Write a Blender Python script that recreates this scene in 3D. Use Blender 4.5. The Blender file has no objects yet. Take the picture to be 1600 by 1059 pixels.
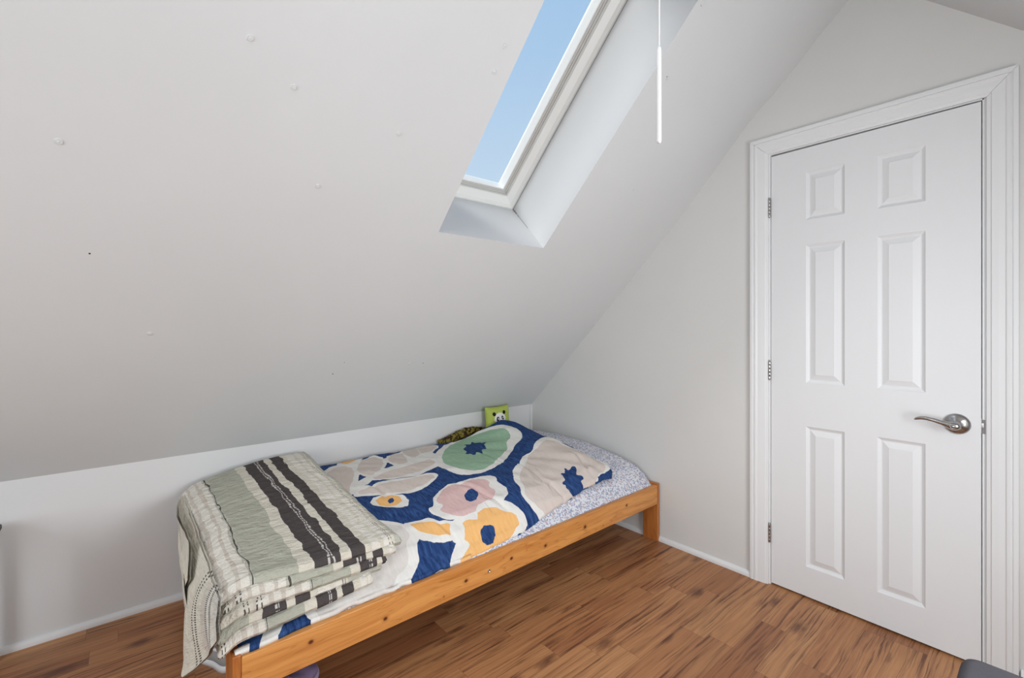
import bpy, bmesh, math, random
from mathutils import Vector, Matrix, noise as mnoise
PI = math.pi
random.seed(7)
sc = bpy.context.scene
COL = sc.collection

# ------------------------------------------------------------------ camera
FPX, YAW, HY = 723.67, 0.702388, 509.75
CAM = Vector((-2.375, -2.5726, 1.232))
cd = bpy.data.cameras.new('camera'); cam = bpy.data.objects.new('camera', cd); COL.objects.link(cam)
cd.sensor_fit = 'HORIZONTAL'; cd.sensor_width = 36.0; cd.lens = FPX / 1600 * 36
cd.shift_y = -(529.5 - HY) / 1600; cd.clip_start = 0.02
cam.location = CAM; cam.rotation_euler = (PI / 2, 0, -YAW)
sc.camera = cam
# ------------------------------------------------------------------ view + sky
sc.view_settings.view_transform = 'Standard'; sc.view_settings.look = 'None'
sc.view_settings.exposure = 0.0; sc.view_settings.gamma = 1.0; sc.view_settings.use_curve_mapping = False
w = bpy.data.worlds.new('sky'); sc.world = w; w.use_nodes = True
wn = w.node_tree.nodes; wl = w.node_tree.links
bg = wn['Background']
tc = wn.new('ShaderNodeTexCoord'); sx = wn.new('ShaderNodeSeparateXYZ'); rmp = wn.new('ShaderNodeValToRGB')
wl.new(tc.outputs['Generated'], sx.inputs[0]); wl.new(sx.outputs[2], rmp.inputs[0]); wl.new(rmp.outputs[0], bg.inputs[0])
e = rmp.color_ramp.elements
e[0].position = 0.0; e[0].color = (0.78, 0.86, 0.93, 1)
e[1].position = 0.95; e[1].color = (0.24, 0.46, 0.80, 1)
m = rmp.color_ramp.elements.new(0.5); m.color = (0.44, 0.62, 0.86, 1)
m = rmp.color_ramp.elements.new(0.78); m.color = (0.33, 0.53, 0.80, 1)
bg.inputs[1].default_value = 1.0

def area(name, loc, target, size, power, color=(1, 1, 1), sy=None):
    ld = bpy.data.lights.new(name, 'AREA'); ld.energy = power; ld.color = color
    ld.shape = 'RECTANGLE'; ld.size = size; ld.size_y = sy or size
    o = bpy.data.objects.new(name, ld); COL.objects.link(o); o.location = loc
    o.rotation_euler = (Vector(target) - Vector(loc)).to_track_quat('-Z', 'Y').to_euler()
    return o
area('rear_fill', (-1.25, -3.2, 1.05), (-1.8, -0.1, 0.75), 0.9, 33, (0.91, 0.96, 1.0))  # added soft fill from behind the camera; no rear roof window is built
area('gable_side_fill', (-4.4, -2.0, 1.15), (0, -1.3, 1.15), 1.4, 37, (0.86, 0.94, 1.0))  # added side fill; the left gable has no window opening
area('overhead_fill', (-2.3, -2.15, 2.42), (-2.3, -2.1, 0), 0.45, 5, (0.92, 0.965, 1.0))  # added weak fill below the ridge, without any lamp fitting
# hazy sun, high to the left of the roof window
sl_ = bpy.data.lights.new('sun', 'SUN'); sl_.energy = 4.2; sl_.angle = math.radians(35); sl_.color = (1.0, 0.98, 0.95)
sun = bpy.data.objects.new('sun', sl_); COL.objects.link(sun); sun.rotation_euler = Vector((0.72, -0.15, -0.75)).to_track_quat('-Z', 'Y').to_euler()

# ------------------------------------------------------------------ node helper
def srgb(r, g, b):
    f = lambda c: (c / 255 / 12.92) if c / 255 <= 0.04045 else ((c / 255 + 0.055) / 1.055) ** 2.4
    return (f(r), f(g), f(b), 1.0)
class NT:
    def __init__(s, name, rough=0.6, spec=0.3):
        s.m = bpy.data.materials.new(name); s.m.use_nodes = True
        s.n = s.m.node_tree.nodes; s.l = s.m.node_tree.links; s.b = s.n['Principled BSDF']
        s.b.inputs['Roughness'].default_value = rough
        s.b.inputs['Specular IOR Level'].default_value = spec
    def put(s, sock, v):
        if hasattr(v, 'links') or hasattr(v, 'is_output'): s.l.new(v, sock)
        elif v is not None: sock.default_value = v
    def math(s, op, a, b=None, c=None, clamp=False):
        n = s.n.new('ShaderNodeMath'); n.operation = op; n.use_clamp = clamp
        s.put(n.inputs[0], a)
        if b is not None: s.put(n.inputs[1], b)
        if c is not None: s.put(n.inputs[2], c)
        return n.outputs[0]
    def vmath(s, op, a, b=None):
        n = s.n.new('ShaderNodeVectorMath'); n.operation = op; s.put(n.inputs[0], a)
        if b is not None: s.put(n.inputs[1], b)
        return n.outputs['Value'] if op in ('LENGTH', 'DOT_PRODUCT', 'DISTANCE') else n.outputs[0]
    def coord(s, kind='Object'):
        return s.n.new('ShaderNodeTexCoord').outputs[kind]
    def mapping(s, v, scale=(1, 1, 1), loc=(0, 0, 0), rot=(0, 0, 0)):
        n = s.n.new('ShaderNodeMapping'); s.l.new(v, n.inputs[0])
        n.inputs['Scale'].default_value = scale; n.inputs['Location'].default_value = loc; n.inputs['Rotation'].default_value = rot
        return n.outputs[0]
    def noise(s, v, scale, detail=3, rough=0.5, out=0, dist=0):
        n = s.n.new('ShaderNodeTexNoise'); s.l.new(v, n.inputs['Vector'])
        n.inputs['Scale'].default_value = scale; n.inputs['Detail'].default_value = detail
        n.inputs['Roughness'].default_value = rough; n.inputs['Distortion'].default_value = dist
        return n.outputs[out]
    def ramp(s, f, stops, interp='LINEAR'):
        n = s.n.new('ShaderNodeValToRGB'); s.put(n.inputs[0], f); cr = n.color_ramp; cr.interpolation = interp
        cr.elements[0].position = stops[0][0]; cr.elements[0].color = stops[0][1]
        cr.elements[1].position = stops[-1][0]; cr.elements[1].color = stops[-1][1]
        for p, c in stops[1:-1]:
            q = cr.elements.new(p); q.color = c
        return n.outputs[0]
    def mix(s, f, a, b, mode='MIX'):
        n = s.n.new('ShaderNodeMix'); n.data_type = 'RGBA'; n.blend_type = mode
        s.put(n.inputs[0], f); s.put(n.inputs[6], a); s.put(n.inputs[7], b)
        return n.outputs[2]
    def sep(s, v):
        n = s.n.new('ShaderNodeSeparateXYZ'); s.l.new(v, n.inputs[0]); return n.outputs
    def comb(s, x, y, z=0.0):
        n = s.n.new('ShaderNodeCombineXYZ'); s.put(n.inputs[0], x); s.put(n.inputs[1], y); s.put(n.inputs[2], z); return n.outputs[0]
    def color(s, c): s.put(s.b.inputs['Base Color'], c)
    def bump(s, h, strength=0.3, dist=0.002):
        n = s.n.new('ShaderNodeBump'); s.put(n.inputs['Height'], h)
        n.inputs['Strength'].default_value = strength; n.inputs['Distance'].default_value = dist
        s.l.new(n.outputs[0], s.b.inputs['Normal'])

def simple(name, col, rough=0.5, metal=0.0, nscale=60, var=0.06, bumps=0.1, spec=0.3):
    t = NT(name, rough, spec); v = t.coord()
    c2 = tuple(max(0, x * (1 - var)) for x in col[:3]) + (1,)
    nz = t.noise(v, nscale, 3)
    t.color(t.mix(nz, col, c2)); t.b.inputs['Metallic'].default_value = metal
    if bumps: t.bump(nz, bumps, 0.001)
    return t.m

def paint(name, col, marks=0.03, rough=0.55):
    t = NT(name, rough, 0.25); v = t.coord()
    big = t.noise(v, 2.2, 4, 0.55)
    c = t.mix(t.ramp(big, [(0.3, (0, 0, 0, 1)), (0.7, (1, 1, 1, 1))]), col, tuple(x * (1 - marks) for x in col[:3]) + (1,))
    # a few scuffs: thin stretched noise streaks
    sc1 = t.noise(t.mapping(v, (3, 3, 22), rot=(0.4, 0.2, 0.1)), 2.3, 5, 0.62)
    c = t.mix(t.ramp(sc1, [(0.74, (0, 0, 0, 1)), (0.80, (0.5, 0.5, 0.5, 1))]), c, tuple(x * 0.80 for x in col[:3]) + (1,))
    t.color(c)
    t.bump(t.math('ADD', t.noise(v, 7, 3), t.math('MULTIPLY', t.noise(v, 170, 2), 0.12)), 0.25, 0.004)
    return t.m

M = {}
M['slope'] = paint('grey_white_ceiling_paint', (0.66, 0.668, 0.67, 1))
M['wall'] = paint('warm_white_wall_paint', (0.66, 0.65, 0.63, 1))
M['board'] = paint('white_board_paint', (0.69, 0.685, 0.68, 1), 0.02)
M['trim'] = paint('white_gloss_trim', (0.74, 0.74, 0.74, 1), 0.02, 0.35)
M['shaft'] = paint('white_shaft_paint', (0.63, 0.63, 0.635, 1), 0.02)
M['frame'] = simple('white_window_frame', (0.86, 0.86, 0.83, 1), 0.35, 0, 12, 0.03, 0.02)
M['sash'] = simple('bright_window_sash', (0.92, 0.92, 0.90, 1), 0.3, 0, 12, 0.01, 0)
M['nickel'] = simple('brushed_nickel', (0.46, 0.45, 0.44, 1), 0.24, 1.0, 220, 0.15, 0.03)
M['dark_hole'] = simple('dark_hole', (0.03, 0.028, 0.026, 1), 0.9)
M['dark_seam'] = simple('dark_seam', (0.25, 0.24, 0.23, 1), 0.9)
M['cord'] = simple('white_plastic_cord', (0.85, 0.85, 0.84, 1), 0.4, 0, 50, 0.02, 0)

def door_mat():
    t = NT('moulded_white_door_paint', 0.42, 0.35); v = t.coord()
    g = t.noise(t.mapping(v, (40, 40, 2.2)), 1.6, 5, 0.6, 0, 0.5)
    t.color(t.mix(t.noise(v, 3, 4), (0.735, 0.735, 0.74, 1), (0.71, 0.71, 0.715, 1)))
    t.bump(g, 0.16, 0.0016)
    return t.m
M['door'] = door_mat()

def floor_mat():
    t = NT('laminate_plank_floor', 0.38, 0.4); v = t.coord(); X, Y, Z = t.sep(v)
    W, L = 0.098, 0.62
    def wn_(a, b, k):
        n = t.n.new('ShaderNodeTexWhiteNoise'); n.noise_dimensions = '3D'
        t.l.new(t.comb(a, b, k), n.inputs['Vector']); return n.outputs['Value']
    ry = t.math('DIVIDE', Y, W); row = t.math('FLOOR', ry)
    xo = t.math('ADD', t.math('DIVIDE', X, L), t.math('MULTIPLY', wn_(row, 0.5, 1.5), 7.0))
    bk = t.math('FLOOR', xo)
    r1 = wn_(row, bk, 3.5); r2 = wn_(row, bk, 9.5)
    gx = t.math('ADD', X, t.math('MULTIPLY', r1, 31.0)); gy = t.math('ADD', Y, t.math('MULTIPLY', r2, 17.0))
    gv = t.comb(gx, gy, 0.0)
    wav = t.noise(t.mapping(gv, (1.3, 7, 1)), 1.7, 3, 0.5)
    gv2 = t.comb(gx, t.math('ADD', gy, t.math('MULTIPLY', wav, 0.035)), 0.0)
    grain = t.noise(t.mapping(gv2, (0.9, 34, 1)), 1.5, 6, 0.68)
    fine = t.noise(t.mapping(gv2, (3.5, 170, 1)), 1.2, 4, 0.6)
    blot = t.noise(t.mapping(gv, (1.5, 6, 1)), 1.6, 3, 0.55)
    base = t.ramp(r1, [(0.0, srgb(166, 112, 72)), (0.3, srgb(184, 130, 86)), (0.65, srgb(192, 140, 94)), (1.0, srgb(156, 102, 66))])
    c = t.mix(t.math('MULTIPLY', t.ramp(grain, [(0.42, (0, 0, 0, 1)), (0.66, (1, 1, 1, 1))]), 0.6), base, srgb(146, 94, 60))
    c = t.mix(t.math('MULTIPLY', t.ramp(fine, [(0.48, (0, 0, 0, 1)), (0.72, (1, 1, 1, 1))]), 0.4), c, srgb(126, 78, 50))
    c = t.mix(t.math('MULTIPLY', t.ramp(blot, [(0.50, (0, 0, 0, 1)), (0.72, (1, 1, 1, 1))]), 0.5), c, srgb(138, 84, 56))
    streak = t.noise(t.mapping(gv2, (0.55, 26, 1)), 2.6, 4, 0.75)
    sk = t.math('MULTIPLY', t.ramp(streak, [(0.50, (0, 0, 0, 1)), (0.60, (1, 1, 1, 1))]), t.ramp(blot, [(0.40, (0.2, 0.2, 0.2, 1)), (0.56, (1, 1, 1, 1))]))
    c = t.mix(t.math('MULTIPLY', sk, 0.85), c, srgb(88, 50, 32))
    vo = t.n.new('ShaderNodeTexVoronoi'); vo.feature = 'F1'; vo.inputs['Scale'].default_value = 1.0
    t.l.new(t.mapping(gv2, (3.6, 9.0, 1)), vo.inputs['Vector'])
    d = t.math('ADD', vo.outputs['Distance'], t.math('MULTIPLY', t.noise(t.mapping(gv, (14, 60, 1)), 1.0, 4, 0.7), 0.36))
    sel = t.math('GREATER_THAN', t.sep(vo.outputs['Color'])[0], 0.3)
    kn = t.math('MULTIPLY', t.ramp(d, [(0.24, (1, 1, 1, 1)), (0.44, (0, 0, 0, 1))]), sel)
    c = t.mix(t.math('MULTIPLY', kn, 0.82), c, srgb(84, 46, 32))
    fy = t.math('FRACT', ry); fx = t.math('FRACT', xo)
    ey = t.math('LESS_THAN', t.math('MINIMUM', fy, t.math('SUBTRACT', 1.0, fy)), 0.010)
    ex = t.math('LESS_THAN', t.math('MINIMUM', fx, t.math('SUBTRACT', 1.0, fx)), 0.0016)
    ed = t.math('MAXIMUM', ey, ex)
    c = t.mix(t.math('MULTIPLY', ed, 0.45), c, srgb(96, 58, 38))
    t.color(c); t.bump(t.math('SUBTRACT', t.math('MULTIPLY', fine, 0.4), ed), 0.12, 0.001)
    t.put(t.b.inputs['Roughness'], t.math('ADD', 0.36, t.math('MULTIPLY', grain, 0.18)))
    return t.m
M['floor'] = floor_mat()

def pine(name, axis, a=(212, 148, 82), b=(180, 110, 52), knots=((),), seed=0.0):
    """lacquered pine with the grain along axis (0 x, 1 y, 2 z)"""
    t = NT(name, 0.33, 0.4); v = t.coord()
    s = [38, 38, 38]; s[axis] = 1.6
    vv = t.mapping(v, loc=(seed, seed * 1.7, seed * 0.6))
    wv = t.noise(vv, 3.0, 2); vv2 = t.vmath('ADD', vv, t.comb(t.math('MULTIPLY', wv, 0.05), t.math('MULTIPLY', wv, 0.05), t.math('MULTIPLY', wv, 0.05)))
    g = t.noise(t.mapping(vv2, s), 1.2, 5, 0.6)
    s2 = [12, 12, 12]; s2[axis] = 0.7
    g2 = t.noise(t.mapping(vv2, s2), 1.5, 3, 0.5)
    c = t.mix(t.ramp(g, [(0.38, (0, 0, 0, 1)), (0.68, (1, 1, 1, 1))]), srgb(*a), srgb(*b))
    rng = t.math('FRACT', t.math('MULTIPLY', g2, 9.0))
    c = t.mix(t.math('MULTIPLY', t.ramp(rng, [(0.0, (0, 0, 0, 1)), (0.8, (0, 0, 0, 1)), (0.9, (1, 1, 1, 1)), (1.0, (0, 0, 0, 1))]), 0.4), c, srgb(150, 78, 30))
    for k in knots:
        if not k: continue
        kx, kz, kr = k
        X, Y, Z = t.sep(v)
        dx = t.math('MULTIPLY', t.math('SUBTRACT', X, kx), 0.8); dz = t.math('SUBTRACT', Z, kz)
        d = t.math('SQRT', t.math('ADD', t.math('MULTIPLY', dx, dx), t.math('MULTIPLY', dz, dz)))
        c = t.mix(t.ramp(d, [(kr * 0.9, (1, 1, 1, 1)), (kr * 1.25, (0.25, 0.25, 0.25, 1)), (kr * 2.6, (0, 0, 0, 1))]), c, srgb(92, 40, 18))
    t.color(c); t.bump(g, 0.08, 0.001)
    return t.m

# ------------------------------------------------------------------ geometry helpers
def link(name, me, mat, parent=None, smooth=False):
    o = bpy.data.objects.new(name, me); COL.objects.link(o)
    for mm in (mat if isinstance(mat, (list, tuple)) else [mat]): me.materials.append(mm)
    if smooth:
        for p in me.polygons: p.use_smooth = True
    if parent: o.parent = parent
    return o
def from_data(name, vs, fs, mat, parent=None, smooth=False, uv=None, mi=None):
    me = bpy.data.meshes.new(name); me.from_pydata([tuple(v) for v in vs], [], fs); me.update()
    if uv:
        u = me.uv_layers.new(name='UVMap')
        for lp in me.loops: u.data[lp.index].uv = uv[lp.vertex_index]
    if mi:
        for p, i in zip(me.polygons, mi): p.material_index = i
    return link(name, me, mat, parent, smooth)
def from_bm(name, bm, mat, parent=None, smooth=False):
    me = bpy.data.meshes.new(name); bmesh.ops.recalc_face_normals(bm, faces=bm.faces[:]); bm.to_mesh(me); bm.free()
    return link(name, me, mat, parent, smooth)
def bm_box(bm, lo, hi):
    vs = [bm.verts.new((x, y, z)) for x in (lo[0], hi[0]) for y in (lo[1], hi[1]) for z in (lo[2], hi[2])]
    for f in ((0, 1, 3, 2), (4, 6, 7, 5), (0, 4, 5, 1), (2, 3, 7, 6), (0, 2, 6, 4), (1, 5, 7, 3)): bm.faces.new([vs[i] for i in f])
    return vs
def box(name, lo, hi, mat, parent=None, bev=0.0, seg=2):
    bm = bmesh.new(); bm_box(bm, lo, hi); o = from_bm(name, bm, mat, parent)
    if bev:
        b = o.modifiers.new('bevel', 'BEVEL'); b.width = bev; b.segments = seg; b.limit_method = 'ANGLE'
        for p in o.data.polygons: p.use_smooth = True
        o.modifiers.new('wn', 'WEIGHTED_NORMAL').keep_sharp = True
    return o
def bm_tube(bm, path, rad, seg=12, flat=1.0, up=Vector((0, 0, 1))):
    rings = []
    n = len(path)
    for i, p in enumerate(path):
        p = Vector(p); a = Vector(path[max(0, i - 1)]); b = Vector(path[min(n - 1, i + 1)])
        d = (b - a).normalized()
        s = d.cross(up)
        if s.length < 1e-4: s = d.cross(Vector((1, 0, 0)))
        s.normalize(); u = s.cross(d).normalized(); r = rad[i] if isinstance(rad, (list, tuple)) else rad
        rings.append([bm.verts.new(p + s * (math.cos(k * 2 * PI / seg) * r) + u * (math.sin(k * 2 * PI / seg) * r * flat)) for k in range(seg)])
    for a, b in zip(rings[:-1], rings[1:]):
        for k in range(seg): bm.faces.new((a[k], a[(k + 1) % seg], b[(k + 1) % seg], b[k]))
    bm.faces.new(rings[0][::-1]); bm.faces.new(rings[-1])
def tube(name, path, rad, mat, parent=None, seg=12, flat=1.0, up=Vector((0, 0, 1))):
    bm = bmesh.new(); bm_tube(bm, path, rad, seg, flat, up); return from_bm(name, bm, mat, parent, True)
def lathe(bm, prof, o, axis, seg=32, scale=1.0):
    """prof: (radius, height) along axis from o"""
    axis = Vector(axis).normalized(); s = axis.orthogonal().normalized(); u = axis.cross(s)
    rings = [[bm.verts.new(Vector(o) + axis * h + (s * math.cos(k * 2 * PI / seg) + u * math.sin(k * 2 * PI / seg)) * r) for k in range(seg)] for r, h in prof]
    for a, b in zip(rings[:-1], rings[1:]):
        for k in range(seg): bm.faces.new((a[k], a[(k + 1) % seg], b[(k + 1) % seg], b[k]))
    bm.faces.new(rings[0][::-1]); bm.faces.new(rings[-1])
def empty(name, loc, label=None, cat=None, group=None):
    o = bpy.data.objects.new(name, None); COL.objects.link(o); o.location = loc; o.empty_display_size = 0.05
    tag(o, label, cat, group); bpy.context.view_layer.update(); return o
def tag(o, label=None, cat=None, group=None, kind=None):
    if label: o['label'] = label
    if cat: o['category'] = cat
    if group: o['group'] = group
    if kind: o['kind'] = kind
    return o
def keep(parent, *objs):
    """parts were modelled in room coordinates: move them under their thing's base without shifting them"""
    for o in objs:
        o.data.transform(Matrix.Translation(-parent.location)); o.parent = parent
def struct(o): o['kind'] = 'structure'; return o
def nz(x, y, z=0.0): return mnoise.noise(Vector((x, y, z)))

# camera rays: measured image points back to places in the room
FW = Vector((math.sin(YAW), math.cos(YAW), 0)); RT = Vector((math.cos(YAW), -math.sin(YAW), 0))
def ray(px, py): return FW + RT * ((px - 800) / FPX) + Vector((0, 0, (HY - py) / FPX))
def at_x(px, py, x): r = ray(px, py); return CAM + r * ((x - CAM.x) / r.x)
def at_y(px, py, y): r = ray(px, py); return CAM + r * ((y - CAM.y) / r.y)
def at_z(px, py, z): r = ray(px, py); return CAM + r * ((z - CAM.z) / r.z)
def at_h(px, py, H):
    z = 0.45
    for _ in range(25):
        p = at_z(px, py, z); z = z * 0.5 + 0.5 * H(p.x, p.y)
    return at_z(px, py, z)

# ------------------------------------------------------------------ room shell
K, SS = 0.6469, 0.9911           # knee wall height, slope of the roof
RY, RZ = -2.047, 2.675           # ridge
XL = -4.6; YR = -3.75            # room's unseen ends
def zs(y): return K - SS * y if y >= RY else RZ - (RY - y) * 0.955

floor = struct(from_data('floor', [(XL, YR, 0), (0.1, YR, 0), (0.1, 0.1, 0), (XL, 0.1, 0), (XL, YR, -0.05), (0.1, YR, -0.05), (0.1, 0.1, -0.05), (XL, 0.1, -0.05)],
    [(0, 1, 2, 3), (7, 6, 5, 4), (0, 4, 5, 1), (1, 5, 6, 2), (2, 6, 7, 3), (3, 7, 4, 0)], M['floor']))
def slab(name, lo, hi, mat): o = box(name, lo, hi, mat); return struct(o)
slab('wall_back', (XL, 0.0, 0.0), (0.0, 0.10, K), M['board'])
slab('wall_front', (XL, YR - 0.1, 0.0), (0.0, YR, zs(YR)), M['wall'])

# right wall: gable with the doorway, slight waves where it meets the slope
DY0, DY1, DZ = -1.683, -2.394, 2.045
edge_px = [(829, 632), (875, 576), (920, 520), (970, 458), (1020, 395), (1065, 338), (1100, 290), (1138, 236), (1175, 185), (1210, 146), (1240, 110), (1285, 48), (1330, -2)]
edge = [at_x(px, py, 0) for px, py in edge_px]
edge = [Vector((0, min(0.0, p.y), p.z)) for p in edge]; edge[0] = Vector((0, 0, K))
def edge_z(y):
    if y <= edge[-1].y: return zs(y) + (edge[-1].z - zs(edge[-1].y)) * max(0, 1 - (edge[-1].y - y) / 0.05)
    for a, b in zip(edge[:-1], edge[1:]):
        if b.y <= y <= a.y: return a.z + (b.z - a.z) * (a.y - y) / max(1e-6, a.y - b.y)
    return zs(y)
def gable(name, x0, x1, hole, mat):
    ys = [0.0 - i * 0.05 for i in range(0, int(-YR / 0.05) + 1)] + [YR]
    ys = sorted(set([round(y, 4) for y in ys] + [RY] + ([hole[0], hole[1]] if hole else [])), reverse=True)
    vs, fs = [], []
    for a, b in zip(ys[:-1], ys[1:]):
        mid = (a + b) / 2
        z0 = hole[2] if hole and hole[1] < mid < hole[0] else 0.0
        za, zb = (zs(a) + 0.05, zs(b) + 0.05)
        k = len(vs)
        for x in (x0, x1): vs += [(x, a, z0), (x, b, z0), (x, b, zb), (x, a, za)]
        fs += [(k, k + 1, k + 2, k + 3), (k + 7, k + 6, k + 5, k + 4), (k, k + 4, k + 5, k + 1), (k + 3, k + 2, k + 6, k + 7)]
        fs += [(k + 1, k + 5, k + 6, k + 2), (k, k + 3, k + 7, k + 4)]
    return struct(from_data(name, vs, fs, mat))
gable('wall_right', 0.0, 0.10, (DY0 + 0.022, DY1 - 0.022, DZ + 0.022), M['wall'])
gable('wall_left', XL - 0.1, XL, None, M['wall'])

# sloped ceiling over the bed, with the roof window shaft, in slope coordinates (x, a along, off out)
CS = 1 / math.hypot(1, SS); SN = SS * CS
def sl(x, a, off=0.0): return Vector((x, -a * CS + off * SN, K + a * SN + off * CS))
AR = -RY / CS
SX0, SX1, SA0, SA1 = -1.404, -0.82, 1.366, 2.62
def ceiling():
    xs = sorted([XL, -4, -3.4, -2.9, -2.4, -1.9, SX0, -1.1, SX1, -0.6, -0.4, -0.25, -0.12, -0.04, 0.0])
    az = sorted(set([0, SA0, SA1, AR] + [round(i * 0.12, 3) for i in range(1, int(AR / 0.12) + 1) if abs(i * 0.12 - SA0) > 0.03 and abs(i * 0.12 - SA1) > 0.03 and i * 0.12 < AR - 0.03]))
    vs, fs, idx = [], [], {}
    for i, x in enumerate(xs):
        for j, a in enumerate(az):
            p = sl(x, a)
            bl = max(0.0, 1 + x / 0.30) if x > -0.30 else 0.0
            if bl > 0 and 0 < j < len(az) - 1: p.z += (edge_z(p.y) - zs(p.y)) * bl * bl
            idx[i, j] = len(vs); vs.append(p)
    n0 = len(vs)
    vs += [v + Vector((0, 0.34 * SN, 0.34 * CS)) for v in vs[:n0]]
    for i in range(len(xs) - 1):
        for j in range(len(az) - 1):
            inhole = SX0 - 1e-6 <= xs[i] < SX1 - 1e-6 and SA0 - 1e-6 <= az[j] < SA1 - 1e-6
            if inhole: continue
            a, b, c, d = idx[i, j], idx[i + 1, j], idx[i + 1, j + 1], idx[i, j + 1]
            fs += [(a, b, c, d), (d + n0, c + n0, b + n0, a + n0)]
    o = from_data('ceiling', vs, fs, M['slope'], None, True)
    return struct(o)
ceiling()
# rear slope behind the camera
def rear():
    vs = [(XL, RY, RZ), (0, RY, RZ), (0, YR, zs(YR)), (XL, YR, zs(YR))]
    vs += [(x, y, z + 0.3) for x, y, z in vs]
    struct(from_data('ceiling_rear', vs, [(0, 3, 2, 1), (4, 5, 6, 7), (0, 1, 5, 4), (2, 3, 7, 6), (0, 4, 7, 3), (1, 2, 6, 5)], M['slope']))
rear()
# small paint pops and pin holes in the slope
def marks():
    pops = [(391, 59), (459, 136), (92, 221), (497, 291), (234, 521), (788, 72), (772, 112), (1043, 122), (1097, 5), (990, 296), (623, 209), (1044, 366), (1117, 270), (640, 568)]
    holes = [(520, 584, .0032), (661, 567, .0028), (140, 396, .0026), (538, 566, .002), (1096, 8, .0035), (1042, 120, .0025), (788, 74, .0025)]
    nn = Vector((0, -SN, -CS))
    def on(px, py):
        r = ray(px, py); n = Vector((0, SN, CS)); return CAM + r * (((K * CS) - n.dot(CAM)) / n.dot(r))
    bm = bmesh.new()
    for px, py in pops:
        p = on(px, py); r = 0.0085
        lathe(bm, [(r, -0.001), (r * 0.85, 0.0022), (r * 0.65, 0.0012), (r * 0.35, 0.0020), (0.0005, 0.0028)], p, nn, 14)
    struct(from_bm('trim_1', bm, M['slope'], None, True))
    bm = bmesh.new()
    for px, py, r in holes: lathe(bm, [(r, -0.001), (r * 0.9, 0.0009), (0.0004, 0.0011)], on(px, py), nn, 8)
    struct(from_bm('trim_2', bm, M['dark_hole'], None, False))
marks()

# roof window: shaft lining, stepped frame, sash, pane
def ring(bm, prof):
    loops = []
    for ins, off in prof:
        x0, x1, a0, a1 = SX0 + ins, SX1 - ins, SA0 + ins, SA1 - ins
        loops.append([bm.verts.new(sl(*q, off)) for q in ((x0, a0), (x1, a0), (x1, a1), (x0, a1))])
    for p, q in zip(loops[:-1], loops[1:]):
        for k in range(4): bm.faces.new((p[k], p[(k + 1) % 4], q[(k + 1) % 4], q[k]))
bm = bmesh.new(); ring(bm, [(0, 0.0), (0, 0.322), (-0.06, 0.322), (-0.06, 0.335)]); struct(from_bm('trim_3', bm, M['shaft']))
bm = bmesh.new(); ring(bm, [(-0.02, 0.324), (0.0015, 0.324), (0.0015, 0.332), (0.012, 0.346), (0.046, 0.358), (0.05, 0.375), (0.05, 0.39), (-0.05, 0.39)])
win = struct(from_bm('window_1', bm, M['frame']))
bm = bmesh.new(); ring(bm, [(0.046, 0.36), (0.052, 0.362), (0.052, 0.372), (0.058, 0.374), (0.058, 0.378), (0.066, 0.38), (0.066, 0.40), (0.04, 0.40)])
from_bm('window_frame', bm, simple('grey_white_gasket_frame', (0.6, 0.59, 0.56, 1), 0.4, 0, 30, 0.05, 0), win)
bm = bmesh.new(); ring(bm, [(0.064, 0.384), (0.068, 0.383), (0.070, 0.386), (0.071, 0.436), (0.04, 0.436)])
from_bm('window_sash', bm, M['sash'], win)
bm = bmesh.new()
x0, x1, a0, a1 = SX0 + 0.066, SX1 - 0.066, SA0 + 0.066, SA1 - 0.066
vs = [bm.verts.new(sl(*q, o)) for o in (0.428, 0.433) for q in ((x0, a0), (x1, a0), (x1, a1), (x0, a1))]
for f in ((0, 1, 2, 3), (7, 6, 5, 4), (0, 4, 5, 1), (1, 5, 6, 2), (2, 6, 7, 3), (3, 7, 4, 0)): bm.faces.new([vs[i] for i in f])
gt = NT('clear_window_glass', 0.02, 0.5)
gt.n.remove(gt.b); tr = gt.n.new('ShaderNodeBsdfTransparent'); gl = gt.n.new('ShaderNodeBsdfGlossy'); mx = gt.n.new('ShaderNodeMixShader'); fr = gt.n.new('ShaderNodeFresnel')
gl.inputs['Roughness'].default_value = 0.03; tr.inputs[0].default_value = (0.96, 0.98, 0.98, 1); fr.inputs[0].default_value = 1.2
gt.l.new(fr.outputs[0], mx.inputs[0]); gt.l.new(tr.outputs[0], mx.inputs[1]); gt.l.new(gl.outputs[0], mx.inputs[2]); gt.l.new(mx.outputs[0], gt.n['Material Output'].inputs[0])
from_bm('pane', bm, gt.m, win)
# torn caulk scuff in the lower corner of the shaft
bm = bmesh.new()
for (xa, aa, oa, r) in ((-0.8205, 1.368, 0.318, .005), (-0.823, 1.367, 0.30, .006), (-0.822, 1.3665, 0.285, .005), (-0.824, 1.3665, 0.26, .003)):
    bmesh.ops.create_icosphere(bm, subdivisions=1, radius=r, matrix=Matrix.Translation(sl(xa, aa, oa)) @ Matrix.Diagonal((1, 0.7, 1.4, 1)))
bm_tube(bm, [sl(-0.8208, 1.367, 0.31), sl(-0.8208, 1.367, 0.16)], 0.0009, 6)
struct(from_bm('trim_4', bm, M['dark_seam']))
bm = bmesh.new(); bm_tube(bm, [sl(-0.8205, 1.367, 0.3222), sl(-0.8205, 2.61, 0.3222)], 0.0013, 6)
struct(from_bm('trim_5', bm, M['dark_seam']))

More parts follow.
